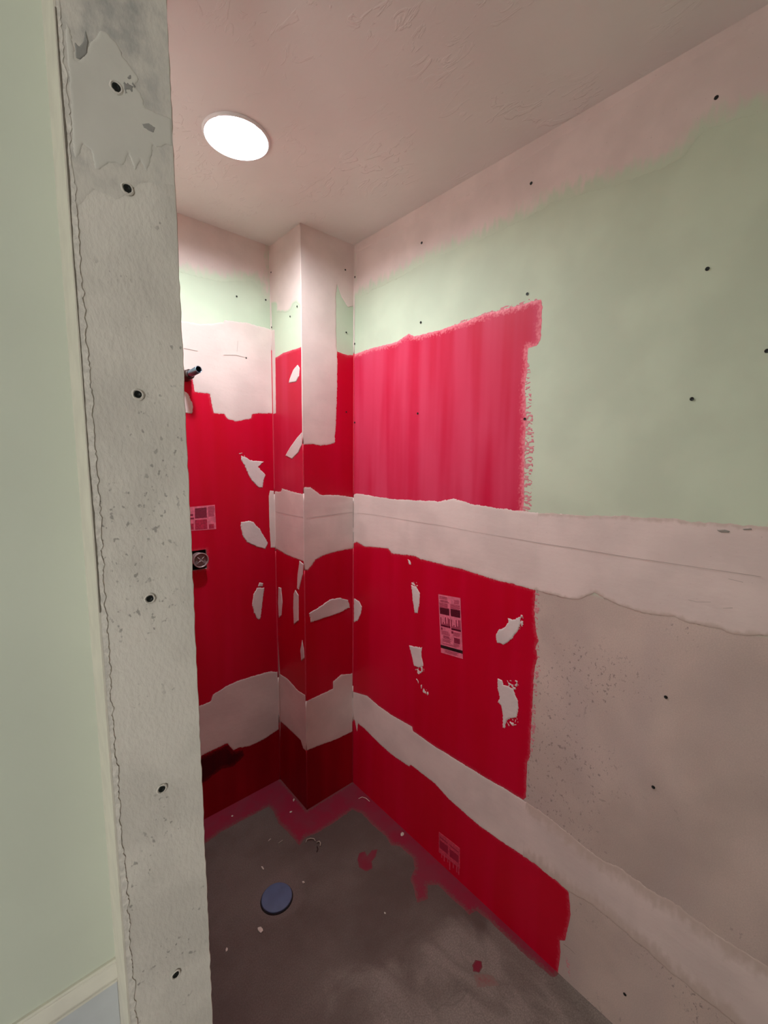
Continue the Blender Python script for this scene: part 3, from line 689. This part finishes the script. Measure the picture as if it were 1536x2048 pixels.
# tiny nicks where the return meets the painted wall
for (px, py) in ((204, 1520), (211, 1580)):
    X = hit(px, py, 1, YL); bm = bmesh.new(); bmesh.ops.create_icosphere(bm, subdivisions=1, radius=1)
    for v in bm.verts: v.co = Vector((X[0]+v.co.x*.0022, YL-.0004+v.co.y*.0006, X[2]+v.co.z*.0055))
    bmobj('nick', bm, PAPER_DK, wl)

# ------------------------------------------------------------------ chair rail and panel on the left wall
RZ = .8126
zt = hit(234, 1910, 1, YL)[2]
prof = [(0, 0), (-.0045, .0004), (-.0068, -.0012), (-.0066, -.0034), (-.0080, -.0050), (-.0150, -.0195), (-.0148, -.0215), (-.0075, -.0235), (-.0045, -.0270), (-.0050, -.0300), (-.0085, -.0315), (-.0090, -.0345), (-.0035, -.0365), (0, -.0365)]
def rail():
    bm = bmesh.new(); A = []; B = []
    for y, z in prof:
        A.append(bm.verts.new((RX0, YL+y, zt+z))); B.append(bm.verts.new((XS-.0013, YL+y, zt+z)))
    n = len(prof)
    for k in range(n): bm.faces.new((A[k], A[(k+1) % n], B[(k+1) % n], B[k]))
    bm.faces.new(A[::-1]); bm.faces.new(B); return bm
tr = bmobj('trim_1', rail(), WHITE_PAINT); tag(tr, kind='structure')
pan = boxes('wall_panel', [(RX0, XS-.0016, YL-.0035, YL, .0, zt-.036)], PANEL_PAINT, wl)

# ------------------------------------------------------------------ floor coats and dust
fl_in = C7([(35,370),(105,320),(260,235),(350,190),(375,210),(400,270),(440,310),(510,385),(540,345),(600,325),(700,260),(780,205),(830,225),(880,280),(950,340),(980,385),(1020,390),(1090,450),(1100,500),(1075,560),(1095,600),(1110,680),(1170,660),(1165,590),(1220,590),(1290,660),(1380,740),(1420,720)])+C9([(350,880),(480,995),(515,1000)])
uv = to_uv('floor', fl_in); uv.insert(0, (XE-.02, uv[0][1])); uv += [(XR+.03, uv[-1][1]), (XR+.03, YB+.03), (XE-.02, YB+.03)]
def outside_chase(U, V): return np.maximum(XC-U, YC-V)
patch('red_membrane', 'floor', uv, RED_FLOOR, floor, cell=.004, rag=.004, thick=.0005, off=.0004, mask=outside_chase)
patch('red_splash', 'floor', to_uv('floor', C7([(805,460),(815,425),(845,415),(855,440),(880,410),(910,405),(900,445),(880,470),(885,505),(850,520),(815,500)])), RED_SPLASH, floor, cell=.002, rag=.0008, off=.0004, thick=.0004)
patch('red_splash', 'floor', to_uv('floor', C7([(1395,1000),(1410,975),(1440,980),(1448,1010),(1430,1040),(1400,1030)])), RED_SPLASH, floor, cell=.002, rag=.002, off=.0004, thick=.0004)
patch('red_splash', 'floor', to_uv('floor', C7([(1395,1045),(1440,1040),(1500,1060),(1530,1100),(1480,1110),(1420,1110)])), m_red('faint red smear', (.24, .085, .08), (.24, .11, .10), fade=.03, fadecol=(.22, .15, .13), rough=.75, floor=True), floor, cell=.002, rag=.004, off=.0003, thick=.0002)
# ------------------------------------------------------------------ screws
def screw_mesh():
    bm = bmesh.new()
    lathe(bm, [(.0001, -.0002), (.0030, -.0002), (.0042, -.0012), (.0043, -.0003), (.0046, 0)], (0, 0, 0), 'y', 14)
    return bm
def head_mesh():
    """countersunk screw head with a cross recess, facing -y"""
    bm = bmesh.new()
    lathe(bm, [(.0012, -.0004), (.0026, -.0010), (.0039, -.0011), (.0043, -.0006), (.0044, .0)], (0, 0, 0), 'y', 14)
    c = [bm.verts.new(p) for p in ((-.0013, -.0003, -.0013), (.0013, -.0003, -.0013), (.0013, -.0003, .0013), (-.0013, -.0003, .0013))]
    bm.faces.new(c); return bm
bm = head_mesh(); bmesh.ops.recalc_face_normals(bm, faces=bm.faces[:]); SC_ME = bpy.data.meshes.new('screw'); bm.to_mesh(SC_ME); bm.free(); SC_ME.materials.append(SCREW_M)
bm = bmesh.new(); random.seed(2); rings = []
for r, h in ((.0044, -.0002), (.0056, -.0010), (.0070, -.0002)):
    rings.append([bm.verts.new(((r+random.uniform(-.0007, .0007)*(h > -.0005))*math.cos(2*math.pi*k/16), h, (r+random.uniform(-.0007, .0007)*(h > -.0005))*math.sin(2*math.pi*k/16))) for k in range(16)])
for A_, B_ in zip(rings, rings[1:]):
    for k in range(16): bm.faces.new((A_[k], A_[(k+1) % 16], B_[(k+1) % 16], B_[k]))
bmesh.ops.recalc_face_normals(bm, faces=bm.faces[:]); RIM_ME = bpy.data.meshes.new('dimple_rim'); bm.to_mesh(RIM_ME); bm.free(); RIM_ME.materials.append(CHIP)
def screws(pl, pts, parent, off, rim=False, s=1.0):
    ax, val, ua, sg, ur, vr = PL[pl]
    for (px, py) in pts:
        X = hit(px, py, ax, val); X[ax] = val+sg*off
        lo, hi = ur; X[ua] = min(max(X[ua], lo+.006), hi-.006)
        rz = 0 if ax == 1 else -math.pi/2
        o = link(bpy.data.objects.new('screw', SC_ME)); o.parent = parent; o.location = X; o.rotation_euler = (0, random.uniform(0, 3), rz) if ax == 1 else (0, 0, rz); o.scale = (s, s, s)
        if rim:
            q = link(bpy.data.objects.new('dimple_rim', RIM_ME)); q.parent = parent; q.location = X; q.rotation_euler = (0, random.uniform(0, 3), rz); q.scale = (s, s, s)
screws('strip', [(232,176),(254,378),(275,789),(299,1197),(323,1577),(351,1948)], wp, .0012, True, 1.0)
screws('right', [(1433,196),(1063,367),(1415,538),(1055,588),(1384,798),(1050,838),(844,486),(842,645),(836,827),(709,688),(709,555),(710,845),(1534,702)], wr, .0016, False, .95)
screws('right', [(1332,1394),(1307,1574),(1250,1988)], wr, .0012, False, .95)
screws('chase', [(690,540),(692,665),(692,824)], wc, .0022, False, .8)
screws('back', [(473,593),(531,600),(492,716)], wb, .0022, False, .8)
screws('side', [(595,613),(581,633),(543,655),(543,545)], wc, .0020, False, .75)

# ------------------------------------------------------------------ print on the boards
def print_quad(pl, quad, parent, ground, items, off, name='printed_label'):
    """quad: tl, tr, br, bl in photo pixels, made a true rectangle on the wall; items: (u0,u1,v0,v1,mat) in 0..1 from top left"""
    ax, val, ua, sg, ur, vr = PL[pl]
    q = [hit(*p, ax, val) for p in quad]
    def P(u, v, o):
        X = (q[0]*(1-u)+q[1]*u)*(1-v)+(q[3]*(1-u)+q[2]*u)*v; X[ax] = val+sg*o; return X
    def rect(nm, u0, u1, v0, v1, mat, o, par):
        vs = [P(u0, v0, o), P(u1, v0, o), P(u1, v1, o), P(u0, v1, o)]; vs += [v.copy() for v in vs]
        for v in vs[4:]: v[ax] = val+sg*(o-.0001)
        return meshobj(nm, vs, [(0,1,2,3),(4,7,6,5),(0,4,5,1),(1,5,6,2),(2,6,7,3),(3,7,4,0)], mat, par)
    base = rect(name, 0, 1, 0, 1, ground, off, parent)
    groups = {}
    for (a, b, c, d, m) in items: groups.setdefault(m.name, (m, []))[1].append((a, b, c, d))
    for m, rs in groups.values():
        vs = []; fs = []
        for a, b, c, d in rs:
            n = len(vs); vs += [P(a, c, off+.0002), P(b, c, off+.0002), P(b, d, off+.0002), P(a, d, off+.0002)]; fs.append((n, n+1, n+2, n+3))
        meshobj('print_ink', vs, fs, m, base)
    return base
random.seed(12); it = []
def lines(u0, u1, v0, v1, n, m, gap=.45, jit=.25):
    h = (v1-v0)/n
    for i in range(n): it.append((u0, u1-random.random()*jit*(u1-u0), v0+i*h, v0+i*h+h*(1-gap), m))
def vbars(u0, u1, v0, v1, hs, m, frac=.6):
    wdt = (u1-u0)/len(hs)
    for i, hh in enumerate(hs): it.append((u0+i*wdt, u0+i*wdt+wdt*frac, v1-(v1-v0)*hh, v1, m))
lines(.05, .46, .03, .08, 2, LABEL_M); lines(.08, .5, .09, .13, 2, LABEL_D); lines(.72, .95, .05, .12, 4, LABEL_M)
lines(.04, .44, .14, .21, 4, LABEL_M, .35, .1); lines(.54, .97, .13, .20, 4, LABEL_M, .35, .1)
lines(.04, .48, .21, .33, 14, LABEL_M, .25, .03); lines(.54, .97, .20, .33, 15, LABEL_M, .25, .03)
it.append((.04, .48, .22, .33, LABEL_M)); it.append((.54, .96, .21, .33, LABEL_M))
vbars(.05, .5, .37, .53, [.9, .25, .45, .3, 1, .35, 1, .9], LABEL_D, .7); vbars(.54, .97, .37, .55, [.9, .3, .45, .3, .95, .4, 1, 1], LABEL_D, .7)
lines(.05, .5, .51, .54, 1, LABEL_D, 0, 0); lines(.54, .97, .53, .56, 1, LABEL_D, 0, 0)
it.append((.06, .13, .56, .60, LABEL_D)); it.append((.54, .62, .58, .62, LABEL_D))
lines(.06, .5, .61, .68, 5, LABEL_M); lines(.15, .5, .69, .74, 3, LABEL_D, .4); lines(.62, .95, .59, .66, 4, LABEL_M)
lines(.1, .52, .745, .80, 4, LABEL_M); it.append((.64, .90, .68, .77, LABEL_D)); lines(.62, .9, .78, .82, 3, LABEL_M)
lines(.1, .9, .82, .845, 2, LABEL_M); it.append((0, 1, .862, .915, LABEL_K)); lines(.2, .85, .93, .98, 3, LABEL_M)
LABEL_W = m_plain('pale lettering', (.42, .22, .24), .6, bstr=0)
for k in range(11): it.append((.52+k*.032, .52+k*.032+.02, .880+.002*(k % 3), .900, LABEL_W))
p1 = print_quad('right', C6([(626,452),(782,480),(800,910),(645,865)]), wr, LABEL_P, it, .0020)
it = []
vbars(.05, .97, .0, .45, [1, .9, .85, .9], GHOST_D, .0)
lines(.05, .45, .12, .5, 6, GHOST_D, .45, .1); lines(.53, .97, .18, .6, 7, GHOST_D, .4, .1)
vbars(.06, .97, .62, 1.0, [1, .75, .9, .6, .85, .5, 1, .9], GHOST_D, .55)
patch('printed_label', 'right', to_uv('right', [(878,1663),(920,1696),(920,1737),(878,1704)]), GHOST, wr, cell=.0012, rag=.0008, off=.0016, thick=.0001)
pg = to_uv('right', [(880,1676),(918,1706),(920,1733),(880,1701)])
def inkrows(pl, rects, mat, parent, off):
    ax, val, ua, sg, ur, vr = PL[pl]; vs = []; fs = []
    for quad in rects:
        n = len(vs)
        for p in quad:
            X = hit(*p, ax, val); X[ax] = val+sg*off; vs.append(X)
        fs.append((n, n+1, n+2, n+3))
    return meshobj('print_ink', vs, fs, mat, parent)
gh = [o for o in wr.children if o.name.startswith('printed_label')][-1]
inkrows('right', [[(880,1679),(896.5,1692.5),(896.5,1708),(880,1695)], [(900,1697),(918,1711),(918,1726),(900,1712)], [(880,1672),(896,1685),(896,1687),(880,1674)], [(900,1689),(918,1703),(918,1705),(900,1691)]], GHOST_D, gh, .0019)
inkrows('right', [[(x_, y_), (x_+2.2, y_+1.8), (x_+2.2, y_+l_), (x_, y_+l_-1.8)] for x_, y_, l_ in ((883, 1707, 9), (888, 1711, 12), (895, 1716, 9), (899, 1720, 20), (906, 1725, 12), (913, 1731, 14), (917, 1734, 16))], GHOST, gh, .0019)
it = []
it.append((.20, .66, .08, .50, LABEL_M)); lines(.20, .66, .08, .50, 10, LABEL_S, .6, .05); lines(.72, .97, .06, .48, 7, LABEL_M, .35, .1)
it += [(.02, .13, .30, .38, LABEL_D), (.02, .16, .45, .52, LABEL_D), (.20, .66, .56, .97, LABEL_S), (.03, .15, .70, .95, LABEL_S), (.72, .92, .78, .97, LABEL_S)]
print_quad('back', [(379,1014),(429.5,1009.5),(432,1058),(379,1062)], wb, LABEL_P, it, .0016)

# ------------------------------------------------------------------ recessed light
lt = empty('recessed_light', (CX, CY, H)); tag(lt, 'round white recessed can light glowing in the shower ceiling', 'ceiling light')
bm = bmesh.new(); lathe(bm, [(CR-.003, .004), (CR+.0005, -.0055), (CR+.0025, -.0075), (CR+.0055, -.006), (CR+.0075, -.0002)], (0, 0, 0), 'z', 64); bmobj('trim_ring', bm, LAMP_WHITE, lt, True)
bm = bmesh.new(); lathe(bm, [(CR-.002, .002), (CR-.004, .02), (CR-.0045, .024), (CR-.006, .025), (CR-.008, .048), (CR-.012, .09)], (0, 0, 0), 'z', 64); bmobj('baffle', bm, LAMP_WHITE, lt, True)
bm = bmesh.new(); lathe(bm, [(CR-.001, .003), (CR+.004, .06), (.05, .13), (.001, .131)], (0, 0, 0), 'z', 48); bmobj('housing', bm, LAMP_WHITE, lt, True)
bm = bmesh.new(); rg = lathe(bm, [(.050*math.sin(a), .036-.028*math.cos(a)) for a in [math.pi*k/16 for k in range(8, 0, -1)]]+[(.001, .008)], (0, 0, 0), 'z', 40); bm.faces.new(rg[-1]); bmobj('bulb', bm, LENS, lt, True)
bm = bmesh.new(); lathe(bm, [(.0502, .0362), (.035, .08), (.018, .10), (.018, .125)], (0, 0, 0), 'z', 32); bmobj('bulb_neck', bm, LAMP_WHITE, lt, True)

# ------------------------------------------------------------------ shower arm stub
pb = hit(371, 752, 1, YB)
base = Vector((pb[0], YB, pb[2]))
arm = empty('shower_pipe', base); tag(arm, 'short open metal shower pipe sticking out of the back wall', 'pipe')
# find the open end: a point in front of the wall on the sight line of its photo position
d = (397.5-768)/FPX*RR-(738.5-1024)/FPX*UU+F; yend = YB-.105; tq = yend/d[1]; tip = Vector((d[0]*tq, yend, CAMH+d[2]*tq))
v0 = Vector((base.x, YB-.034, base.z+.0))
dirp = (tip-v0).normalized()
bm = bmesh.new(); ro, ri = .0128, .0108
A = tube(bm, [v0-base, v0+dirp*.02-base, tip-base], ro, 24, False)
Bq = tube(bm, [tip-dirp*.012-base, tip-base], ri, 24, False)
for k in range(24): bm.faces.new((A[-1][k], A[-1][(k+1) % 24], Bq[-1][(k+1) % 24], Bq[-1][k]))
pipe = bmobj('pipe', bm, PIPE, arm, True)
bm = bmesh.new(); tube(bm, [tip-dirp*.05-base, tip-dirp*.0012-base], ri-.0001, 24, False); e_ = tube(bm, [tip-dirp*.05-base, tip-dirp*.049-base], ri-.0001, 24); bmobj('bore', bm, BORE, arm, True)
bm = bmesh.new(); tube(bm, [Vector((0, .002, 0)), Vector((0, -.012, 0)), Vector((0, -.024, 0)), v0-base, v0+dirp*.012-base, v0+dirp*.013-base], [.021, .021, .0195, .0185, .018, .0142], 24); bmobj('elbow', bm, BRONZE, arm, True)

# ------------------------------------------------------------------ shower valve in its rough opening
vc = hit(401.5, 1120.5, 1, YB-.03); vb = Vector((vc[0], YB-.03, vc[2]))
val = empty('shower_valve', (vb.x, YB+.05, vb.z)); tag(val, 'round grey shower valve with plastic guard in a cut out of the back wall', 'valve')
off0 = Vector((0, -.08, 0))
bm = bmesh.new(); lathe(bm, [(.012, .085), (.024, .08), (.0265, .03), (.029, .004), (.0305, .0), (.0305, -.004), (.0265, -.005), (.0262, .004), (.001, .005)], off0, 'y', 40); bmobj('guard', bm, GUARD, val, True)
bm = bmesh.new()
for a in (.75, .75+math.pi/2):
    c, s = math.cos(a), math.sin(a)
    for sgn in (1, -1):
        p0 = Vector((0, -.0035, 0))+off0; p1 = Vector((c*.022*sgn, .001, s*.022*sgn))+off0
        tube(bm, [p0, p1], [.0026, .0016], 8)
bmobj('cross_rib', bm, GUARD, val, True)
bm = bmesh.new(); lathe(bm, [(.0005, .0035), (.024, .0035)], off0, 'y', 24); bmobj('guard_face', bm, GUARD_DARK, val)
bm = bmesh.new(); tube(bm, [(-.04, .02, .03), (-.04, .02, -.03)], .008, 12); tube(bm, [(0, .02, .012), (0, .02, .045)], .0075, 12); addbox(bm, -.03, .02, .005, .03, -.02, .028); bmobj('valve_body', bm, BRONZE, val, True)

# ------------------------------------------------------------------ drain cap
dcp = empty('drain_cap', (.625, 1.252, 0)); tag(dcp, 'round blue plastic drain cap set on the concrete shower floor', 'drain cap')
bm = bmesh.new(); rg = lathe(bm, [(.050, .0), (.0535, .001), (.0535, .0065), (.0525, .008), (.050, .0085), (.002, .0088)], (0, 0, 0), 'z', 48); bm.faces.new(rg[-1]); bmobj('cap', bm, BLUE, dcp, True)
bm = bmesh.new(); lathe(bm, [(.046, .0), (.046, .003), (.056, .003), (.057, .0)], (0, 0, 0), 'z', 48, True); bmobj('pipe_rim', bm, BLACK_IN, dcp)

# ------------------------------------------------------------------ crumbs and shavings on the floor
def rock(name, px, py, sx, sy, sz, rz, label, mat=CRUMB, seed=0, cat='debris', group='debris on the shower floor'):
    X = hit(px, py, 2, 0); random.seed(seed); bm = bmesh.new(); bmesh.ops.create_icosphere(bm, subdivisions=2, radius=1)
    for v in bm.verts:
        k = 1+random.uniform(-.28, .28); v.co = Vector((v.co.x*sx*k, v.co.y*sy*k, max(0, (v.co.z+.75))*sz*k*.6))
    o = bmobj(name, bm, mat, None, False, (X[0], X[1], .0008)); o.rotation_euler = (0, 0, rz)
    tag(o, label, cat, group); return o
def c7(x, y): return (400+.39062*x, 1540+.39062*y)
for i, (x, y, sx, sy, sz, rz, lab) in enumerate([
    (1035,332,.0085,.0065,.007,.3,'largest cream plaster crumb lying against the red right wall edge'),
    (480,155,.008,.0035,.004,.9,'small pale plaster crumb on red coating beside the chase side'),
    (465,217,.005,.004,.004,0,'tiny pale plaster crumb on red coating near the chase corner'),
    (165,238,.004,.004,.004,0,'tiny pale crumb on red coating near the left partition'),
    (530,578,.0035,.005,.004,.4,'small white crumb just behind the blue drain cap'),
    (320,503,.003,.009,.003,.1,'thin pale flake on concrete left behind the drain cap'),
    (308,820,.006,.011,.003,.2,'flat pale plaster flake in front of the blue drain cap'),
    (137,922,.003,.006,.003,-.6,'small pale crumb nearest the partition edge'),
    (947,735,.0028,.0035,.003,0,'tiny pale crumb on open concrete right of the drain cap')]):
    rock('plaster_crumb', *c7(x, y), sx, sy, sz, rz, lab, seed=20+i)
def curl(name, pts, r, label, mat=CURL, lift=None):
    P = [hit(*c7(*p), 2, 0) for p in pts]; bm = bmesh.new()
    lift = lift or [r]*len(P)
    tube(bm, [(p[0]-P[0][0], p[1]-P[0][1], l) for p, l in zip(P, lift)], r, 8)
    o = bmobj(name, bm, mat, None, True, (P[0][0], P[0][1], .0006)); tag(o, label, 'debris', 'debris on the shower floor')
curl('plaster_shaving', [(542,375),(548,360),(565,357),(584,358),(590,366)], .0018, 'curled cream shaving bent like a bracket behind the drain', lift=[.002,.004,.006,.005,.002])
curl('plaster_shaving', [(597,374),(610,372),(617,380),(615,392)], .0022, 'short hooked cream shaving beside the bracket shaped one', lift=[.0024,.006,.006,.0024])
curl('plaster_shaving', [(600,395),(604,408),(598,422)], .0018, 'dark brown curl of debris in front of the hooked shaving', BRONZE, [.002,.003,.002])
curl('plaster_shaving', [(350,366),(362,354)], .0015, 'left one of two short pale slivers behind the drain', CRUMB)
curl('plaster_shaving', [(402,378),(412,370),(424,362)], .0016, 'right one of two short pale slivers behind the drain', CURL)
curl('plaster_shaving', [(812,148),(830,140),(850,146),(868,162)], .0011, 'thin arched pale shaving on red coating by the corner', CRUMB)
